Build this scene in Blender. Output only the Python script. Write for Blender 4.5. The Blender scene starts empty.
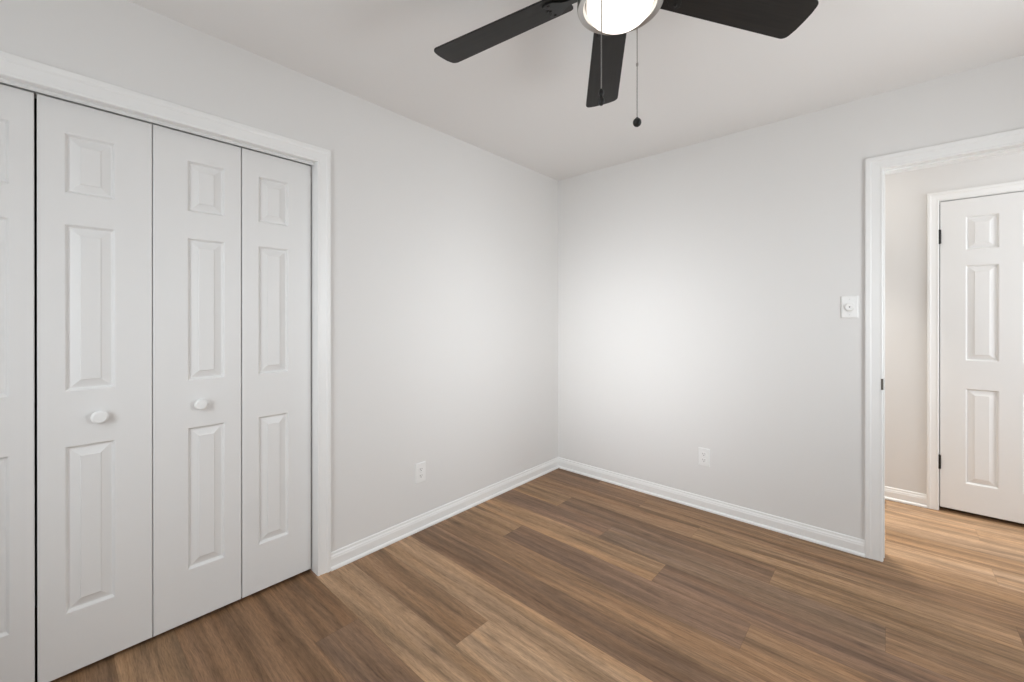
import bpy, bmesh, math, random
from mathutils import Vector, Matrix
R = math.radians
C = bpy.context.scene.collection
SC = bpy.context.scene

# ---------------------------------------------------------------- camera
cam_d = bpy.data.cameras.new('camera'); cam = bpy.data.objects.new('camera', cam_d); C.objects.link(cam)
cam.location = (2.0877, -2.9098, 1.2648)
cam.rotation_euler = (R(90 - 0.063), 0, R(41.964))
cam_d.sensor_width = 36; cam_d.lens = 417.42 / 1024 * 36
cam_d.shift_y = -21.975 / 1024
cam_d.clip_start = 0.02
SC.camera = cam

# ---------------------------------------------------------------- world, daylight, exposure
W = bpy.data.worlds.new('world'); SC.world = W; W.use_nodes = True
W.node_tree.nodes['Background'].inputs[0].default_value = (0.88, 0.95, 1.02, 1)
W.node_tree.nodes['Background'].inputs[1].default_value = 0.2
vs = SC.view_settings
vs.view_transform = 'Standard'; vs.look = 'None'; vs.gamma = 1.0; vs.use_curve_mapping = False
vs.exposure = -0.06
SC.cycles.max_bounces = 16; SC.cycles.diffuse_bounces = 10; SC.cycles.glossy_bounces = 4

def area(name, loc, rot, sx, sy, power, col, spread=180):
    d = bpy.data.lights.new(name, 'AREA'); d.shape = 'RECTANGLE'; d.size = sx; d.size_y = sy
    d.energy = power; d.color = col; d.spread = R(spread)
    o = bpy.data.objects.new(name, d); C.objects.link(o); o.location = loc; o.rotation_euler = rot
    return o
RW, RL, H = 2.99, 3.57, 2.44          # bedroom width, length, height
HY, HY0 = 1.03, 0.12                  # hall far wall, hall side of the bedroom wall
COOL = (0.95, 0.975, 1.0); SKY = (0.885, 0.95, 1.0)
area('daylight_rear_window', (0.98, -RL - 0.06, 1.42), (R(90), 0, 0), 0.92, 1.24, 11.5, SKY)
area('low_wall_fill_rear', (0.98, -RL - 0.05, 1.46), (R(66), 0, 0), 0.90, 1.10, 6.5, SKY, 120)  # added fill at the window, tilted down to brighten the lower walls
area('low_wall_fill_side', (RW + 0.05, -1.08, 1.46), (0, R(66), 0), 1.10, 0.90, 6.0, SKY, 120)  # added fill, tilted down to lift the low closet wall and doors
area('daylight_side_window', (RW + 0.06, -1.08, 1.42), (0, R(90), 0), 1.24, 0.92, 13.5, SKY)
# lower sky straight through the panes: the soft bright patches opposite each window
area('daylight_rear_direct', (0.98, -RL - 0.05, 1.60), (R(81), 0, R(5)), 0.80, 1.10, 3.2, COOL, 36)
area('daylight_side_direct', (RW + 0.05, -1.08, 1.58), (0, R(82), 0), 1.10, 0.80, 1.0, COOL, 36)
# fill lamps added low in the windows, tilted up to brighten the ceiling
area('ceiling_fill_rear', (0.98, -RL - 0.04, 1.05), (R(135), 0, 0), 0.85, 0.45, 0.2, (1.0, 0.98, 0.95), 150)
area('ceiling_fill_side', (RW + 0.04, -1.08, 1.05), (0, R(135), 0), 0.45, 0.85, 4.2, (1.0, 0.985, 0.96), 150)
area('hall_right_fill', (3.9, 0.58, 1.35), (0, R(90), 0), 1.6, 0.7, 17.0, (0.91, 0.97, 1.03))  # fill added at the hall's closed right end to brighten the hall
area('hall_left_fill', (1.30, HY + 0.06, 1.05), (R(80), 0, R(180)), 0.5, 1.7, 2.0, (1.0, 0.97, 0.92))  # added fill lamp standing in an unseen opening of the hall wall
for nm, sp, en, zz in (('hall_lamp_glow', 180, 2.4, 2.375), ('hall_lamp', 64, 4.6, 2.370)):
    hl = bpy.data.lights.new(nm, 'AREA'); hl.shape = 'DISK'; hl.size = 0.18; hl.energy = en; hl.color = (1.0, 0.94, 0.85); hl.spread = R(sp)
    ho = bpy.data.objects.new(nm, hl); C.objects.link(ho); ho.location = (1.84, 0.56, zz)

# ---------------------------------------------------------------- materials
def mat(name, col, rough=0.5, metal=0.0, bump=None, spec=0.5):
    m = bpy.data.materials.new(name); m.use_nodes = True
    nt = m.node_tree; b = nt.nodes['Principled BSDF']
    b.inputs['Base Color'].default_value = (*col, 1); b.inputs['Roughness'].default_value = rough
    b.inputs['Metallic'].default_value = metal; b.inputs['Specular IOR Level'].default_value = spec
    if bump:
        sc, st, dist = bump
        tc = nt.nodes.new('ShaderNodeTexCoord'); n = nt.nodes.new('ShaderNodeTexNoise')
        n.inputs['Scale'].default_value = sc; n.inputs['Detail'].default_value = 4
        bp = nt.nodes.new('ShaderNodeBump'); bp.inputs['Strength'].default_value = st; bp.inputs['Distance'].default_value = dist
        nt.links.new(tc.outputs['Object'], n.inputs['Vector']); nt.links.new(n.outputs['Fac'], bp.inputs['Height'])
        nt.links.new(bp.outputs['Normal'], b.inputs['Normal'])
    return m
M = {}
M['wall'] = mat('wall_paint', (0.775, 0.767, 0.755), 0.65, bump=(220, 0.10, 0.001), spec=0.3)
M['ceiling'] = mat('ceiling_paint', (0.825, 0.815, 0.805), 0.9, bump=(160, 0.15, 0.001), spec=0.2)
M['trim'] = mat('trim_paint', (0.87, 0.87, 0.86), 0.35)
M['door'] = mat('door_paint', (0.81, 0.805, 0.795), 0.42, bump=(90, 0.06, 0.001))
M['plate'] = mat('white_plastic', (0.86, 0.86, 0.85), 0.3)
M['slot'] = mat('dark_slot', (0.03, 0.03, 0.03), 0.6)
M['black_metal'] = mat('black_metal', (0.012, 0.012, 0.012), 0.4, 0.3)
M['nickel'] = mat('brushed_nickel', (0.50, 0.49, 0.475), 0.28, 1.0)
M['chain'] = mat('chain_metal', (0.30, 0.29, 0.28), 0.45, 1.0)
M['track'] = mat('track_metal', (0.74, 0.74, 0.73), 0.4)
M['closet'] = mat('closet_shade', (0.30, 0.29, 0.28), 0.9)  # darkness behind the closed doors put into the wall colour
M['strike'] = mat('strike_metal', (0.14, 0.125, 0.105), 0.4, 0.3)

def blade_mat():
    m = mat('blade_laminate', (0.022, 0.020, 0.018), 0.5, spec=0.3)
    nt = m.node_tree; b = nt.nodes['Principled BSDF']
    tc = nt.nodes.new('ShaderNodeTexCoord'); mp = nt.nodes.new('ShaderNodeMapping'); mp.inputs['Scale'].default_value = (5, 110, 20)
    n = nt.nodes.new('ShaderNodeTexNoise'); n.inputs['Scale'].default_value = 1; n.inputs['Detail'].default_value = 5
    r = nt.nodes.new('ShaderNodeValToRGB')
    r.color_ramp.elements[0].position = 0.3; r.color_ramp.elements[0].color = (0.011, 0.010, 0.009, 1)
    r.color_ramp.elements[1].position = 0.8; r.color_ramp.elements[1].color = (0.022, 0.019, 0.017, 1)
    nt.links.new(tc.outputs['Object'], mp.inputs['Vector']); nt.links.new(mp.outputs['Vector'], n.inputs['Vector'])
    nt.links.new(n.outputs['Fac'], r.inputs['Fac']); nt.links.new(r.outputs['Color'], b.inputs['Base Color'])
    return m
M['blade'] = blade_mat()

def globe_mat():
    m = mat('opal_glass_lit', (0.9, 0.9, 0.88), 0.2)
    b = m.node_tree.nodes['Principled BSDF']
    b.inputs['Emission Color'].default_value = (1.0, 0.93, 0.84, 1); b.inputs['Emission Strength'].default_value = 1.8
    return m
M['globe'] = globe_mat()

def floor_mat():
    m = bpy.data.materials.new('vinyl_plank'); m.use_nodes = True
    nt = m.node_tree; b = nt.nodes['Principled BSDF']; N = nt.nodes.new; L = nt.links.new
    def math_(op, a, c=None):
        n = N('ShaderNodeMath'); n.operation = op
        for i, v in enumerate((a, c)):
            if v is None: continue
            if isinstance(v, (int, float)): n.inputs[i].default_value = v
            else: L(v, n.inputs[i])
        return n.outputs[0]
    def mix(mode, fac, a, c):
        n = N('ShaderNodeMix'); n.data_type = 'RGBA'; n.blend_type = mode
        if isinstance(fac, (int, float)): n.inputs['Factor'].default_value = fac
        else: L(fac, n.inputs['Factor'])
        for k, v in ((6, a), (7, c)):
            if isinstance(v, tuple): n.inputs[k].default_value = v
            else: L(v, n.inputs[k])
        return n.outputs[2]
    tone = N('ShaderNodeAttribute'); tone.attribute_name = 'plank_tone'
    rnd = N('ShaderNodeAttribute'); rnd.attribute_name = 'plank_offset'
    uv = N('ShaderNodeUVMap'); uv.uv_map = 'plank_uv'
    tc = N('ShaderNodeTexCoord')
    add = N('ShaderNodeVectorMath'); add.operation = 'ADD'
    sc_ = N('ShaderNodeVectorMath'); sc_.operation = 'SCALE'; sc_.inputs['Scale'].default_value = 1.8
    L(rnd.outputs['Vector'], sc_.inputs[0]); L(tc.outputs['Object'], add.inputs[0]); L(sc_.outputs[0], add.inputs[1])
    # grain wanders gently across the plank
    wn = N('ShaderNodeTexNoise'); wn.inputs['Scale'].default_value = 1.6; wn.inputs['Detail'].default_value = 2
    L(add.outputs[0], wn.inputs['Vector'])
    wv = N('ShaderNodeVectorMath'); wv.operation = 'MULTIPLY'; wv.inputs[1].default_value = (0, 0.05, 0)
    L(wn.outputs['Color'], wv.inputs[0])
    wp = N('ShaderNodeVectorMath'); wp.operation = 'ADD'; L(add.outputs[0], wp.inputs[0]); L(wv.outputs[0], wp.inputs[1])
    def noise(sx, sy, detail, rough=0.55):
        mp = N('ShaderNodeMapping'); mp.inputs['Scale'].default_value = (sx, sy, 1)
        L(wp.outputs[0], mp.inputs['Vector'])
        n = N('ShaderNodeTexNoise'); n.inputs['Scale'].default_value = 1; n.inputs['Detail'].default_value = detail
        n.inputs['Roughness'].default_value = rough
        L(mp.outputs[0], n.inputs['Vector']); return n.outputs['Fac']
    def ramp(fac, *st):
        r = N('ShaderNodeValToRGB'); e = r.color_ramp.elements
        while len(e) < len(st): e.new(0.5)
        for k, (p, c) in enumerate(st): e[k].position = p; e[k].color = (c, c, c, 1)
        L(fac, r.inputs['Fac']); return r.outputs['Color']
    broad = noise(1.1, 19, 3)
    mid = noise(3.0, 62, 5, 0.62)
    fleck = noise(5, 130, 3, 0.55)
    fine = noise(26, 300, 4, 0.68)
    hue = noise(0.9, 15, 2)
    col = mix('MULTIPLY', 1.0, tone.outputs['Color'], ramp(broad, (0.30, 0.62), (0.50, 1.02), (0.70, 1.36)))
    col = mix('MULTIPLY', 0.85, col, ramp(mid, (0.30, 0.70), (0.50, 1.0), (0.70, 1.24)))
    col = mix('MULTIPLY', 0.9, col, ramp(fine, (0.30, 0.66), (0.5, 1.0), (0.70, 1.22)))
    col = mix('MULTIPLY', 1.0, col, ramp(fleck, (0.30, 0.74), (0.42, 1.0)))
    # greyish-violet and amber drifts along the grain
    hr = N('ShaderNodeValToRGB'); e = hr.color_ramp.elements; e.new(0.5)
    for k, (p, c) in enumerate(((0.32, (0.985, 1.0, 1.045, 1)), (0.5, (1, 1, 1, 1)), (0.68, (1.04, 0.99, 0.93, 1)))):
        e[k].position = p; e[k].color = c
    L(hue, hr.inputs['Fac'])
    col = mix('MULTIPLY', 1.0, col, hr.outputs['Color'])
    # knots: sparse dark ovals
    kmp = N('ShaderNodeMapping'); kmp.inputs['Scale'].default_value = (2.1, 6.5, 1); L(wp.outputs[0], kmp.inputs['Vector'])
    vo = N('ShaderNodeTexVoronoi'); vo.inputs['Scale'].default_value = 1; L(kmp.outputs[0], vo.inputs['Vector'])
    kn = ramp(vo.outputs['Distance'], (0.03, 0.52), (0.09, 0.86), (0.17, 1.0))
    col = mix('MULTIPLY', 0.8, col, kn)
    # bevelled plank edges
    sp = N('ShaderNodeSeparateXYZ'); L(uv.outputs['UV'], sp.inputs[0])
    def edge(o, d):
        return math_('LESS_THAN', math_('MINIMUM', o, math_('SUBTRACT', d, o)), 0.0011)
    ey = edge(sp.outputs['Y'], 0.178); ex = edge(sp.outputs['X'], 1.238)
    seam = math_('MAXIMUM', ex, ey)
    col = mix('MULTIPLY', math_('MULTIPLY', seam, 0.32), col, (0.35, 0.31, 0.28, 1))
    L(col, b.inputs['Base Color'])
    b.inputs['Roughness'].default_value = 0.46; b.inputs['Specular IOR Level'].default_value = 0.22
    bp = N('ShaderNodeBump'); bp.inputs['Strength'].default_value = 0.12; bp.inputs['Distance'].default_value = 0.001
    L(fine, bp.inputs['Height']); L(bp.outputs['Normal'], b.inputs['Normal'])
    return m
M['floor'] = floor_mat()

# ---------------------------------------------------------------- helpers
def obj(name, bm, m, parent=None, smooth=False, bevel=0, normals=True):
    if normals: bmesh.ops.recalc_face_normals(bm, faces=bm.faces)
    me = bpy.data.meshes.new(name); bm.to_mesh(me); bm.free()
    o = bpy.data.objects.new(name, me); C.objects.link(o)
    me.materials.append(m)
    if smooth:
        for p in me.polygons: p.use_smooth = True
        me.set_sharp_from_angle(angle=R(35))
    if bevel:
        b = o.modifiers.new('bevel', 'BEVEL'); b.width = bevel; b.segments = 2; b.limit_method = 'ANGLE'
    if parent: o.parent = parent
    return o
def tag(o, label=None, cat=None, group=None, kind=None):
    if label: o['label'] = label
    if cat: o['category'] = cat
    if group: o['group'] = group
    if kind: o['kind'] = kind
    return o
def empty(name, loc, rz=0):
    o = bpy.data.objects.new(name, None); C.objects.link(o); o.empty_display_size = 0.05
    o.location = loc; o.rotation_euler = (0, 0, rz); return o
def box(bm, x0, x1, y0, y1, z0, z1):
    v = [bm.verts.new(p) for p in ((x0,y0,z0),(x1,y0,z0),(x1,y1,z0),(x0,y1,z0),(x0,y0,z1),(x1,y0,z1),(x1,y1,z1),(x0,y1,z1))]
    for f in ((0,3,2,1),(4,5,6,7),(0,1,5,4),(1,2,6,5),(2,3,7,6),(3,0,4,7)): bm.faces.new([v[i] for i in f])
def boxes(*bs):
    bm = bmesh.new()
    for b in bs: box(bm, *b)
    return bm
def lathe(bm, prof, c=(0, 0, 0), n=48, axis='z'):
    """prof: (radius, height) pairs"""
    rings = []
    for r, z in prof:
        if r < 1e-6: pts = [(0, 0, z)]
        else: pts = [(r*math.cos(2*math.pi*i/n), r*math.sin(2*math.pi*i/n), z) for i in range(n)]
        if axis == 'x': pts = [(p[2], p[0], p[1]) for p in pts]
        if axis == '-y': pts = [(p[0], -p[2], p[1]) for p in pts]
        rings.append([bm.verts.new((p[0]+c[0], p[1]+c[1], p[2]+c[2])) for p in pts])
    for a, b in zip(rings, rings[1:]):
        for i in range(n):
            j = (i+1) % n
            if len(a) == 1 and len(b) == 1: break
            if len(a) == 1: bm.faces.new((a[0], b[i], b[j]))
            elif len(b) == 1: bm.faces.new((a[i], a[j], b[0]))
            else: bm.faces.new((a[i], a[j], b[j], b[i]))
    for rg in (rings[0], rings[-1]):
        if len(rg) > 2: bm.faces.new(rg)
    return bm

CASE = ((0, 0), (0, .0095), (.02, .0115), (.05, .0122), (.14, .0122), (.17, .0108), (.64, .0135), (.68, .0155), (.74, .0168),
        (.95, .0168), (.985, .0160), (1.0, .0140), (1.0, 0))
def casing(name, a0, a1, ztop, ws, wh, plane, prof=CASE, parent=None):
    """moulded trim round an opening; plane maps (along, depth, z) to the room"""
    bm = bmesh.new(); loops = []
    for u, d in prof:
        loops.append([bm.verts.new(plane(*p)) for p in ((a0-u*ws, d, 0), (a0-u*ws, d, ztop+u*wh), (a1+u*ws, d, ztop+u*wh), (a1+u*ws, d, 0))])
    k = len(loops)
    for i in range(k):
        A, B = loops[i], loops[(i+1) % k]
        for j in range(3): bm.faces.new((A[j], A[j+1], B[j+1], B[j]))
    bm.faces.new([l[0] for l in loops]); bm.faces.new([l[3] for l in loops])
    return obj(name, bm, M['trim'], parent)
BASE = ((0, 0), (.021, 0), (.021, .007), (.019, .012), (.0145, .016), (.0125, .017), (.0125, .054), (.0115, .058), (.0105, .060), (.0105, .064), (.0085, .069), (.0065, .072), (.0062, .078), (.005, .083), (.003, .085), (0, .085))
def baseboard(name, s0, s1, plane, m0=0, m1=0):
    """s0..s1 along the wall; m0/m1 = mitre sign at each end"""
    bm = bmesh.new()
    A = [bm.verts.new(plane(s0 + m0*d, d, z)) for d, z in BASE]
    B = [bm.verts.new(plane(s1 - m1*d, d, z)) for d, z in BASE]
    k = len(A)
    for i in range(k): bm.faces.new((A[i], A[(i+1) % k], B[(i+1) % k], B[i]))
    bm.faces.new(A); bm.faces.new(B)
    return tag(obj(name, bm, M['trim']), kind='structure')

LEFT = lambda s, d, z: (d, s, z)            # closet wall, x = 0, facing +x
RIGHT = lambda s, d, z: (s, -d, z)          # doorway wall, y = 0, facing -y
HALL = lambda s, d, z: (s, HY - d, z)       # hall far wall, facing -y
HALLIN = lambda s, d, z: (s, HY0 + d, z)    # hall side of the doorway wall

# ---------------------------------------------------------------- room shell
# floor: one mesh of staggered planks; three-row stagger measured from the photograph
random.seed(7)
PW, PL = 0.178, 1.238
def lin(c): return tuple(((v/255+.055)/1.055)**2.4 if v > 10 else v/3294 for v in c)
TONE = {'D': (128, 101, 79), 'M': (146, 115, 87), 'T': (157, 125, 94), 'P': (134, 106, 85), 'L': (178, 147, 117), 'U': (166, 135, 105), 'B': (132, 102, 76), 'G': (139, 113, 91)}
KNOWN = {(-1, 0): 'B', (-1, 1): 'D', (-2, 0): 'B', (-2, 1): 'B', (-3, 0): 'B', (0, 0): 'U', (0, 1): 'U', (0, 2): 'M', (1, 0): 'M', (1, 1): 'L', (2, 0): 'U', (2, 1): 'U',
         (3, 0): 'D', (3, 1): 'M', (4, 0): 'M', (4, 1): 'M', (5, 0): 'T', (5, 1): 'P', (5, 2): 'M', (6, 0): 'T', (6, 1): 'P',
         (7, 0): 'P', (7, 1): 'G', (7, 2): 'M', (8, 0): 'T', (8, 1): 'D', (8, 2): 'T', (9, 0): 'M', (9, 1): 'T', (10, 0): 'D', (10, 1): 'M', (10, 2): 'M',
         (11, 0): 'B', (11, 1): 'M', (11, 2): 'T', (12, 1): 'L', (12, 2): 'L', (13, 1): 'L', (13, 2): 'T', (14, 1): 'T', (14, 2): 'L', (15, 1): 'L', (15, 2): 'L', (16, 1): 'T', (16, 2): 'L', (17, 1): 'T', (17, 2): 'T'}  # rows beyond the doorway lightened: hall light put into the plank tones
bm = bmesh.new(); uvl = bm.loops.layers.uv.new('plank_uv')
tl = bm.loops.layers.float_color.new('plank_tone'); ol = bm.loops.layers.float_color.new('plank_offset')
X0, X1, Y0, Y1 = -0.72, 4.2, -3.72, 1.78
for k in range(-10, 22):
    ya = -2.034 + k*PW; yb = ya + PW
    if yb < Y0 or ya > Y1: continue
    first = {0: 1.243, 1: 0.845, 2: 0.430}[k % 3] - (0.07 if k == -3 else 0)
    starts = [first - 2*PL + n*PL for n in range(7)]
    i = 0
    for xs in starts:
        xe = xs + PL
        a, b_ = max(xs, X0), min(xe, X1); c, d = max(ya, Y0), min(yb, Y1)
        if b_ - a < 1e-4: continue
        idx = round((xs - first)/PL) + 1      # 0 = plank ending at the row's first joint
        j0 = {2: 0, 3: 0, 4: 0, 10: 1}.get(k)
        if j0 is not None and idx in (j0, j0 + 1):    # no visible joint here: one plank
            if idx > j0: continue
            xe += PL; b_ = min(xe, X1)
        t = KNOWN.get((k, idx)) or random.choice('MTBMTLPG')
        colr = lin(TONE[t]); j = random.uniform(0.95, 1.05); colr = tuple(v*j for v in colr)
        off = (random.random(), random.random(), random.random(), 1)
        f = bm.faces.new([bm.verts.new(p) for p in ((a, c, 0), (b_, c, 0), (b_, d, 0), (a, d, 0))])
        for lp in f.loops:
            lp[uvl].uv = (.3 if k in (2, 3, 4, 10) else lp.vert.co.x - xs, lp.vert.co.y - ya)
            lp[tl] = (*colr, 1); lp[ol] = off
bmesh.ops.remove_doubles(bm, verts=bm.verts, dist=1e-6)
tag(obj('floor', bm, M['floor'], normals=False), 'wood-look vinyl plank floor in mixed browns', 'floor', kind='structure')

WT = 0.12
OY0, OY1, OZ = -3.2495, -2.0055, 2.0555     # closet rough opening (jambs fill the rest)
tag(obj('wall_left', boxes((-WT, 0, OY1, WT, 0, H), (-WT, 0, OY0, OY1, OZ, H), (-WT, 0, -RL-WT, OY0, 0, H)), M['wall']),
    'white painted wall holding the bifold closet', 'wall', kind='structure')
DX0, DX1, DZ = 2.057, 2.875, 2.060          # doorway rough opening
tag(obj('wall_right', boxes((0, DX0, 0, HY0, 0, H), (DX0, DX1, 0, HY0, DZ, H), (DX1, 4.0, 0, HY0, 0, H)), M['wall']),
    'white painted wall with the doorway to the hall', 'wall', kind='structure')
def window_wall(name, along_x, pos, s0, s1, a0, a1, z0, z1, outward, label):
    lo, hi = (pos, pos + WT) if outward > 0 else (pos - WT, pos)
    rects = ((s0, a0, 0, H), (a1, s1, 0, H), (a0, a1, 0, z0), (a0, a1, z1, H))
    if along_x: bs = [(r[0], r[1], lo, hi, r[2], r[3]) for r in rects]
    else: bs = [(lo, hi, r[0], r[1], r[2], r[3]) for r in rects]
    return tag(obj(name, boxes(*bs), M['wall']), label, 'wall', kind='structure')
window_wall('wall_rear', True, -RL, 0, RW, 0.52, 1.44, 0.80, 2.04, -1, 'white wall behind the camera with a window')
window_wall('wall_side', False, RW, -RL, 0, -1.54, -0.62, 0.80, 2.04, 1, 'white side wall with a window')
def window(name, along_x, pos, a0, a1, z0, z1):
    w = empty(name, (0, 0, 0)); tag(w, kind='structure')
    def pl(s, d0, d1, t0, t1): return (s[0], s[1], d0, d1, t0, t1) if along_x else (d0, d1, s[0], s[1], t0, t1)
    p0, p1 = pos - .03, pos + .03
    obj('window_frame', boxes(pl((a0, a0+.04), p0, p1, z0, z1), pl((a1-.04, a1), p0, p1, z0, z1), pl((a0+.04, a1-.04), p0, p1, z0, z0+.04), pl((a0+.04, a1-.04), p0, p1, z1-.04, z1)), M['trim'], w)
    return w
window('window_1', True, -RL - .085, 0.52, 1.44, 0.80, 2.04)
window('window_2', False, RW + .085, -1.54, -0.62, 0.80, 2.04)
tag(obj('wall_hall', boxes((0.3, 0.95, HY, HY+WT, 0, H), (0.95, 1.65, HY, HY+WT, 2.05, H), (1.65, 2.3255, HY, HY+WT, 0, H), (2.3255, 2.9755, HY, HY+WT, 2.0555, H), (2.9755, 4.0, HY, HY+WT, 0, H)), M['wall']), 'white hall wall beyond the doorway', 'wall', kind='structure')
tag(obj('wall_hall_end', boxes((0.3-WT, 0.3, HY0, HY+WT, 0, H), (4.0, 4.0+WT, 0, HY+WT, 0, H)), M['wall']), 'end walls of the hall', 'wall', kind='structure')
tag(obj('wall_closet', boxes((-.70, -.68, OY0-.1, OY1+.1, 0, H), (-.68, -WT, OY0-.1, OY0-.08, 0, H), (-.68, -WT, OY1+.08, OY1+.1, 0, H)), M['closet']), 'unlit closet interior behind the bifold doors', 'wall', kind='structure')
tag(obj('wall_hall_closet', boxes((2.2, 3.1, HY+.6, HY+.62, 0, H), (2.2, 2.22, HY+WT, HY+.6, 0, H), (3.08, 3.1, HY+WT, HY+.6, 0, H)), M['closet']), 'unlit space behind the hall door', 'wall', kind='structure')
tag(obj('ceiling', boxes((-.72, 4.2, -RL-WT, 1.78, H, H+.1)), M['ceiling']), 'plain white ceiling', 'ceiling', kind='structure')

# ---------------------------------------------------------------- trim and baseboards
CJ0, CJ1, CJZ = -3.2305, -2.0245, 2.0365    # closet jamb faces
t = empty('trim_1', (0, -2.6, 0)); tag(t, 'white casing around the closet', 'trim', kind='structure')
def place(o, p):                            # parent without moving
    o.parent = p; o.matrix_parent_inverse = Matrix.Translation(-Vector(p.location)); return o
place(casing('casing', CJ0, CJ1, CJZ-.0015, .0625, .0720, LEFT), t)
place(obj('jamb', boxes((-WT, 0, CJ1, OY1, 0, OZ), (-WT, 0, OY0, CJ0, 0, OZ), (-WT, 0, CJ0, CJ1, CJZ, OZ)), M['trim']), t)
place(obj('door_track', boxes((-.026, -.024, CJ0+.002, CJ1-.002, 2.0225, CJZ), (-.094, -.092, CJ0+.002, CJ1-.002, 2.0225, CJZ), (-.092, -.026, CJ0+.002, CJ1-.002, CJZ-.002, CJZ)), M['track']), t)

RJ0, RJ1, RJZ = 2.0740, 2.8560, 2.0465
t = empty('trim_2', (2.46, 0, 0)); tag(t, 'white casing and jamb of the open doorway', 'trim', kind='structure')
place(casing('casing', RJ0-.0030, RJ1+.0030, RJZ-.0035, .0710, .0670, RIGHT), t)
place(casing('casing', RJ0-.0030, RJ1+.0030, RJZ-.0035, .0710, .0670, HALLIN), t)
place(obj('jamb', boxes((DX0, RJ0, 0, HY0, 0, DZ), (RJ1, DX1, 0, HY0, 0, DZ), (RJ0, RJ1, 0, HY0, RJZ, DZ)), M['trim']), t)
place(obj('door_stop', boxes((RJ0, RJ0+.0040, .038, .073, 0, RJZ), (RJ1-.0095, RJ1, .038, .073, 0, RJZ), (RJ0+.0040, RJ1-.0095, .038, .073, RJZ-.0095, RJZ)), M['trim'], bevel=.002), t)
s = place(obj('strike_plate', boxes((RJ0, RJ0+.0015, .002, .032, .892, .955), (RJ0-.0105, RJ0-.0020, -.0138, -.0090, .894, .952)), M['strike'], bevel=.0006), t)
s['label'] = 'dark metal strike plate'

HD0, HD1 = 2.3464, 2.9546
HJ0, HJ1, HJZ = HD0-.0035, HD1+.0035, 2.0385
t = empty('trim_3', (2.65, HY, 0)); tag(t, 'white casing around the hall door', 'trim', kind='structure')
place(casing('casing', HJ0-.004, HJ1+.004, HJZ+.003, .0545, .0560, HALL), t)
place(obj('jamb', boxes((2.3255, HJ0, HY, HY+WT, 0, 2.0555), (HJ1, 2.9755, HY, HY+WT, 0, 2.0555), (HJ0, HJ1, HY, HY+WT, HJZ, 2.0555)), M['trim']), t)

baseboard('baseboard_left', CJ1+.0625, 0, LEFT, 0, 1)
baseboard('baseboard_right', 0, RJ0-.0740, RIGHT, 1, 0)
baseboard('baseboard_hall', 1.72, HJ0-.0585, HALL)
baseboard('baseboard_rear', 0, RW, lambda s, d, z: (s, -RL+d, z), 1, 1)
baseboard('baseboard_side', -RL, 0, lambda s, d, z: (RW-d, s, z), 1, 1)

casing('trim_4', 0.95, 1.65, 2.05, .06, .06, HALL)['kind'] = 'structure'  # frames the unseen opening added for the left hall fill

# ---------------------------------------------------------------- panelled doors
def slab(bm, w, h, th, panels, P):
    """moulded door leaf; P maps (across, depth behind the face, up) to the room; panels = (x0,x1,z0,z1)"""
    c = .0025
    xs = sorted({c, w-c, *[p[0] for p in panels], *[p[1] for p in panels]})
    zs = sorted({c, h-c, *[p[2] for p in panels], *[p[3] for p in panels]})
    V = {}
    def v(x, d, z):
        k = (round(x, 5), round(d, 5), round(z, 5))
        if k not in V: V[k] = bm.verts.new(P(*k))
        return V[k]
    for xa, xb in zip(xs, xs[1:]):
        for za, zb in zip(zs, zs[1:]):
            if any(p[0] <= xa and xb <= p[1] and p[2] <= za and zb <= p[3] for p in panels): continue
            bm.faces.new((v(xa, 0, za), v(xb, 0, za), v(xb, 0, zb), v(xa, 0, zb)))
    for x0, x1, z0, z1 in panels:
        # rim points keep the grid's own vertices so no gaps open
        prof = ((.0, 0), (.0025, .0015), (.0055, .0072), (.0085, .0112), (.0125, .0114), (.0145, .0106), (.0370, .0034), (.0385, .0012), (.0405, .0006))
        rings = [[v(x0+i, d, z0+i), v(x1-i, d, z0+i), v(x1-i, d, z1-i), v(x0+i, d, z1-i)] for i, d in prof]
        for A, B in zip(rings, rings[1:]):
            for j in range(4): bm.faces.new((A[j], A[(j+1) % 4], B[(j+1) % 4], B[j]))
        bm.faces.new(rings[-1])
    per = [(x, c) for x in xs] + [(w-c, z) for z in zs[1:]] + [(x, h-c) for x in reversed(xs[:-1])] + [(c, z) for z in reversed(zs[1:-1])]
    out = lambda x, z: (0 if x <= c else w if x >= w-c else x, 0 if z <= c else h if z >= h-c else z)
    F = [v(x, 0, z) for x, z in per]; G = [v(out(x, z)[0], c, out(x, z)[1]) for x, z in per]; B = [v(out(x, z)[0], th, out(x, z)[1]) for x, z in per]
    n = len(per)
    for i in range(n):
        j = (i+1) % n
        bm.faces.new((F[i], F[j], G[j], G[i])); bm.faces.new((G[i], G[j], B[j], B[i]))
    bm.faces.new(B)

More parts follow.
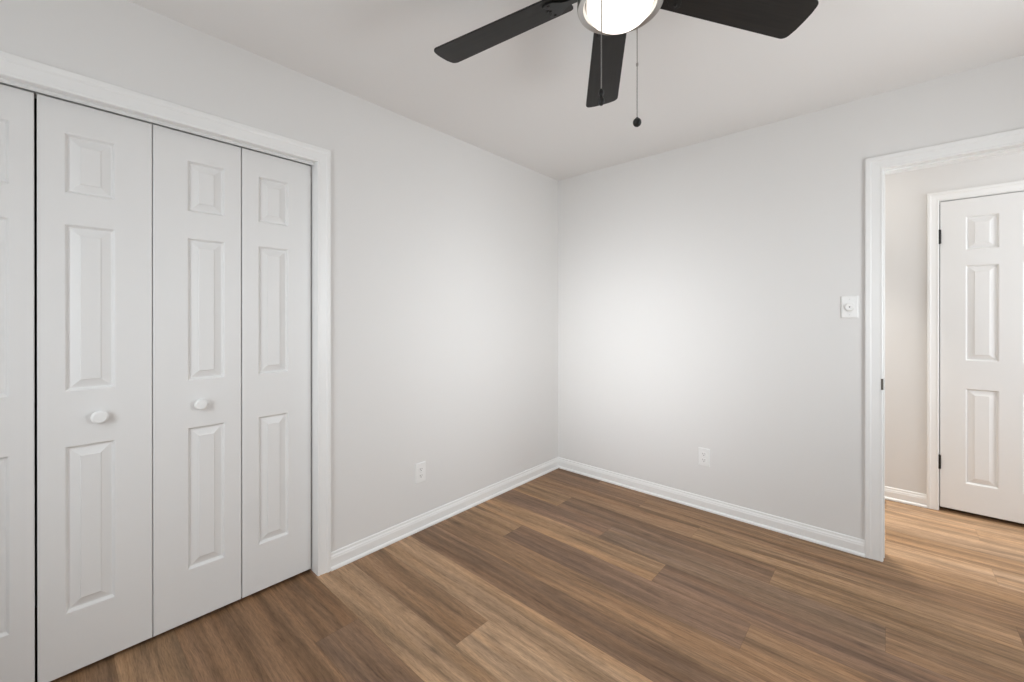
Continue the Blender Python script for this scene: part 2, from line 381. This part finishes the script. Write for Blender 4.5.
FX = -.052; LZ0, LZ1 = .0150, 2.0265; LH = LZ1 - LZ0
ROWS = ((.228, .814), (1.008, 1.597), (1.706, 1.916))
LWD = .3033                                   # pitch of the leaves
edges = [-2.0284 - k*LWD for k in range(5)]   # right to left
def leaf(parent, y0, y1, wide_left, narrow=.062):
    w = y1 - y0
    pa = (.108, w-narrow) if wide_left else (.064, w-.105)
    bm = bmesh.new()
    slab(bm, w, LH, .035, [(pa[0], pa[1], a-LZ0, b-LZ0) for a, b in ROWS], lambda x, d, z: (-d, x, z))
    o = obj('door_leaf', bm, M['door'], parent)
    o.location = (0, y0 - parent.location.y, 0)
    return o
def knob(parent, y, z):
    bm = bmesh.new()
    lathe(bm, ((.0, .0), (.0165, .0), (.0165, .0025), (.0120, .0055), (.0110, .009), (.0150, .013), (.0215, .0165), (.0240, .0205), (.0238, .0230), (.0215, .0262), (.0165, .0282), (.0150, .0278), (.006, .0292), (0, .0294)), n=40, axis='x')
    o = obj('door_knob', bm, M['trim'], parent, smooth=True); o.location = (0, y, z); o['label'] = 'round white knob'
    return o
def bifold(name, ya, ym, yb, knob_right, label, g):
    d = empty(name, (FX, (ya+yb)/2, LZ0)); tag(d, label, 'closet door', kind='structure')
    a = leaf(d, ya + .0015, ym - g/2, True, .0535 if knob_right else .062); b = leaf(d, ym + g/2, yb - .0015, False)
    tgt = b if knob_right else a
    knob(tgt, (LWD-.003)/2, .908 - LZ0)
    return d
bifold('door_1', edges[4]+.001, edges[2]-LWD + .001, edges[2] + .0002, True, 'left white bifold closet door, cut by the photo edge', .0062)
bifold('door_2', edges[2]-.0002, edges[1], edges[0]-.001, False, 'right white bifold closet door beside the blank wall', .0040)

d3 = empty('door_3', (HD0, HY + .002, .0230)); tag(d3, 'closed white six-panel hall door with black hinges', 'door', kind='structure')
bm = bmesh.new(); dw = HD1 - HD0; dh = 2.0343 - .0230
cols = ((.115, .257), (dw-.257, dw-.115))
slab(bm, dw, dh, .035, [(c0, c1, a-.0230, b-.0230) for c0, c1 in cols for a, b in ((.205, .815), (.995, 1.606), (1.705, 1.920))], lambda x, d, z: (x, d, z))
obj('door_leaf', bm, M['door'], d3)
for z in (1.804, .320):
    bm = bmesh.new()
    lathe(bm, ((0, -.049), (.003, -.048), (.0062, -.044), (.0062, .044), (.003, .048), (0, .049)), n=20)
    box(bm, -.003, .0075, .0005, .0025, -.044, .044)
    hg = obj('door_hinge', bm, M['black_metal'], d3, smooth=True); hg.location = (-.0025, -.006, z - .0230); hg['label'] = 'black hinge'

# ---------------------------------------------------------------- ceiling fan
FCX, FCY = 1.493, -1.785
fan = empty('ceiling_fan', (FCX, FCY, H)); tag(fan, 'black five-blade ceiling fan with lit white globe and two pull chains', 'ceiling fan')
zf = lambda z: z - H
bm = bmesh.new(); lathe(bm, [(r, zf(z)) for r, z in ((0, 2.44), (.085, 2.44), (.088, 2.432), (.088, 2.405), (.105, 2.398), (.138, 2.385), (.146, 2.370), (.146, 2.300), (.138, 2.285), (.10, 2.276), (0, 2.276))], n=64)
obj('motor_housing', bm, M['nickel'], fan, smooth=True)
bm = bmesh.new(); lathe(bm, [(r, zf(z)) for r, z in ((0, 2.276), (.080, 2.276), (.084, 2.262), (.098, 2.248), (.117, 2.232), (.1225, 2.220), (.1235, 2.200), (.1235, 2.188), (.1215, 2.184), (.106, 2.187), (.103, 2.192), (.102, 2.215), (0, 2.215))], n=72)
ring = obj('light_ring', bm, M['nickel'], fan, smooth=True); ring.location = (.0060, .0052, 0); ring['label'] = 'brushed grey metal ring round the globe'
bm = bmesh.new()
pr = [(.0955*math.cos(a), 2.195 - .064*math.sin(a)) for a in [R(x) for x in range(0, 91, 6)]]
lathe(bm, [(0, zf(2.210)), (.0955, zf(2.210))] + [(max(r, 0) if r > 1e-4 else 0, zf(z)) for r, z in pr], n=64)
gl = obj('light_globe', bm, M['globe'], fan, smooth=True); gl.location = (.0060, .0052, 0); gl['label'] = 'lit white glass globe'

A0, BR, WT_, W0_, TAU, DR, ZB = 2.1619, .6360, .1403, .1143, -.2002, .0738, 2.2433
def blade_outline():
    r0 = .150
    hw = lambda r: (W0_ + (WT_ - W0_)*(r - .16)/(BR - .16))/2
    pts = []
    def corner(cx, cy, rad, a0, a1, n=8):
        for i in range(n+1):
            a = R(a0 + (a1-a0)*i/n); pts.append((cx + rad*math.cos(a), cy + rad*math.sin(a)))
    c = .022
    corner(r0 + .014, -hw(r0) + .014, .014, 180, 270)
    corner(BR - c, -hw(BR) + c, c, -88, -8)
    pts.append((BR + .0035, -.03)); pts.append((BR + .0045, 0)); pts.append((BR + .0035, .03))
    corner(BR - c, hw(BR) - c, c, 8, 88)
    corner(r0 + .014, hw(r0) - .014, .014, 90, 180)
    return pts
def extrude(bm, pts, z0, z1):
    a = [bm.verts.new((x, y, z0)) for x, y in pts]; b = [bm.verts.new((x, y, z1)) for x, y in pts]
    n = len(pts); bm.faces.new(a); bm.faces.new(b)
    for i in range(n): bm.faces.new((a[i], a[(i+1) % n], b[(i+1) % n], b[i]))
bm = bmesh.new(); extrude(bm, blade_outline(), 0, .006)
blade0 = obj('fan_blade', bm, M['blade'], fan, bevel=.0012)
bm = bmesh.new()
arm = [(.100, -.016), (.150, -.013), (.172, -.022), (.190, -.040), (.212, -.044), (.226, -.036), (.222, -.022), (.214, -.010), (.226, 0), (.214, .010), (.222, .022), (.226, .036), (.212, .044), (.190, .040), (.172, .022), (.150, .013), (.100, .016)]
extrude(bm, arm, -.005, 0)
box(bm, .085, .130, -.014, .014, -.004, .016)
for sx, sy in ((.208, -.032), (.208, .032), (.213, 0)):
    lathe(bm, ((.0, -.0085), (.003, -.0082), (.0052, -.0065), (.0056, -.005), (0, -.005)), c=(sx, sy, 0), n=14)
iron0 = obj('blade_iron', bm, M['black_metal'], blade0, bevel=.001)
for k in range(5):
    a = A0 + k*2*math.pi/5 + (-.0289 if k == 1 else 0)
    u = Vector((math.cos(a), math.sin(a), -DR)).normalized()
    v = Vector((-math.sin(a)*math.cos(TAU), math.cos(a)*math.cos(TAU), math.sin(TAU)))
    v = (v - u*v.dot(u)).normalized(); w = u.cross(v)
    m = Matrix((u, v, w)).transposed().to_4x4(); m.translation = Vector((0, 0, ZB + DR*.3 - H))
    if k == 0: o = blade0
    else:
        o = blade0.copy(); C.objects.link(o); o.parent = fan
        i2 = iron0.copy(); C.objects.link(i2); i2.parent = o
    o.matrix_local = m
def chain(theta, rad, ztop, zbot, connector, pull, lab):
    p = (.0060 + rad*math.cos(theta), .0052 + rad*math.sin(theta))
    bm = bmesh.new(); prof = [(.0, zf(zbot))]
    n = int((ztop - zbot)/.0045)
    for i in range(n):
        z = zf(zbot) + (i+.5)*(ztop - zbot)/n
        prof += [(.0012, z-.0018), (.0019, z-.0008), (.0019, z+.0008), (.0012, z+.0018)]
    prof.append((0, zf(ztop)))
    lathe(bm, prof, c=(p[0], p[1], 0), n=8)
    # small eyelet where the chain leaves the ring
    lathe(bm, ((0, .006), (.004, .006), (.004, -.006), (.0025, -.010), (0, -.010)), c=(p[0], p[1], zf(ztop)), n=16)
    if connector:
        lathe(bm, ((0, -.006), (.003, -.005), (.004, 0), (.003, .005), (0, .006)), c=(p[0], p[1], zf(connector)), n=12)
    ch = obj('pull_chain', bm, M['chain'], fan, smooth=True); ch['label'] = lab
    bm = bmesh.new(); lathe(bm, [(r, zf(zbot) + z) for r, z in pull], c=(p[0], p[1], 0), n=24)
    obj('chain_pull', bm, M['black_metal'], ch, smooth=True)
chain(R(-85), .1255, 2.200, 1.884, None, ((0, .003), (.004, .003), (.0068, -.003), (.0075, -.010), (.005, -.0135), (.0035, -.016), (.0055, -.020), (.0082, -.026), (.0086, -.031), (.0070, -.037), (.0035, -.0405), (0, -.041)), 'chain ending in a black teardrop pull')
ball = [(.0035, .001), (.0035, -.002)] + [(.0132*math.sin(R(x)), -.0145 + .0140*math.cos(R(x))) for x in range(18, 180, 12)] + [(0, -.0285)]
chain(R(92), .1255, 2.200, 1.9040, 2.074, [(0, .001)] + ball, 'longer chain ending in a round black ball')

# ---------------------------------------------------------------- outlets and dimmer
def plate_mesh(w, h, th=.0055):
    bm = bmesh.new(); c = .003
    pr = ((0, 0), (0, th*.45), (c*.5, th*.85), (c*1.3, th))
    rings = [[bm.verts.new((s[0]*(w/2-i), -d, s[1]*(h/2-i))) for s in ((-1,-1),(1,-1),(1,1),(-1,1))] for i, d in pr]
    for A, B in zip(rings, rings[1:]):
        for j in range(4): bm.faces.new((A[j], A[(j+1)%4], B[(j+1)%4], B[j]))
    bm.faces.new(rings[-1]); bm.faces.new(rings[0]); return bm
def outlet(loc, rz, label):
    o = empty('wall_outlet', loc, rz); tag(o, label, 'electrical outlet', 'wall outlets')
    obj('cover_plate', plate_mesh(.072, .118), M['plate'], o)
    for s in (-1, 1):
        bm = bmesh.new(); pts = []
        for i in range(28):
            a = 2*math.pi*i/28; pts.append((.0170*math.cos(a), max(-.0140, min(.0140, .0170*math.sin(a)))))
        A = [bm.verts.new((x, -.0050, z + s*.0195)) for x, z in pts]; B = [bm.verts.new((x*.96, -.0072, z*.96 + s*.0195)) for x, z in pts]
        for i in range(28): bm.faces.new((A[i], A[(i+1)%28], B[(i+1)%28], B[i]))
        bm.faces.new(B)
        r = obj('receptacle', bm, M['plate'], o)
        zc = s*.0195
        bm = boxes((-.0075, -.0053, -.0076, -.0070, zc-.001, zc+.0075), (.0053, .0073, -.0076, -.0070, zc, zc+.0070))
        lathe(bm, ((0, .0070), (.0026, .0070), (.0026, .0076), (0, .0076)), c=(0, 0, zc-.0065), n=14, axis='-y')
        sl = obj('socket_slots', bm, M['slot'], r); sl['label'] = 'dark socket slots'
    bm = bmesh.new(); lathe(bm, ((0, .0050), (.0032, .0050), (.0030, .0064), (.0018, .0070), (0, .0071)), n=16, axis='-y')
    obj('plate_screw', bm, M['track'], o, smooth=True)
    return o
outlet((0, -1.412, .340), R(90), 'white outlet low on the wall between the closet and the corner')
outlet((1.185, 0, .347), 0, 'white outlet low on the doorway wall, right of the corner')
dm = empty('dimmer_switch', (1.9355, 0, 1.3275)); tag(dm, 'white wall dimmer plate with round knob, beside the doorway casing', 'light switch')
obj('cover_plate', plate_mesh(.073, .120, .0065), M['plate'], dm)
bm = bmesh.new(); lathe(bm, ((0, .0060), (.0235, .0060), (.0230, .0085), (.0200, .0095), (.0192, .0155), (.0178, .0170), (.0050, .0172), (.0044, .0150), (0, .0150)), n=40, axis='-y')
kn = obj('dimmer_knob', bm, M['plate'], dm, smooth=True)
bm = bmesh.new(); lathe(bm, ((0, .0152), (.0030, .0152), (.0028, .0156), (0, .0156)), n=16, axis='-y')
ck = obj('knob_center', bm, M['strike'], kn, smooth=True); ck['label'] = 'dark centre of the knob'
for z in (-.042, .042):
    bm = bmesh.new(); lathe(bm, ((0, .0060), (.0032, .0060), (.0030, .0074), (.0018, .0080), (0, .0081)), c=(0, 0, z), n=16, axis='-y')
    obj('plate_screw', bm, M['track'], dm, smooth=True)
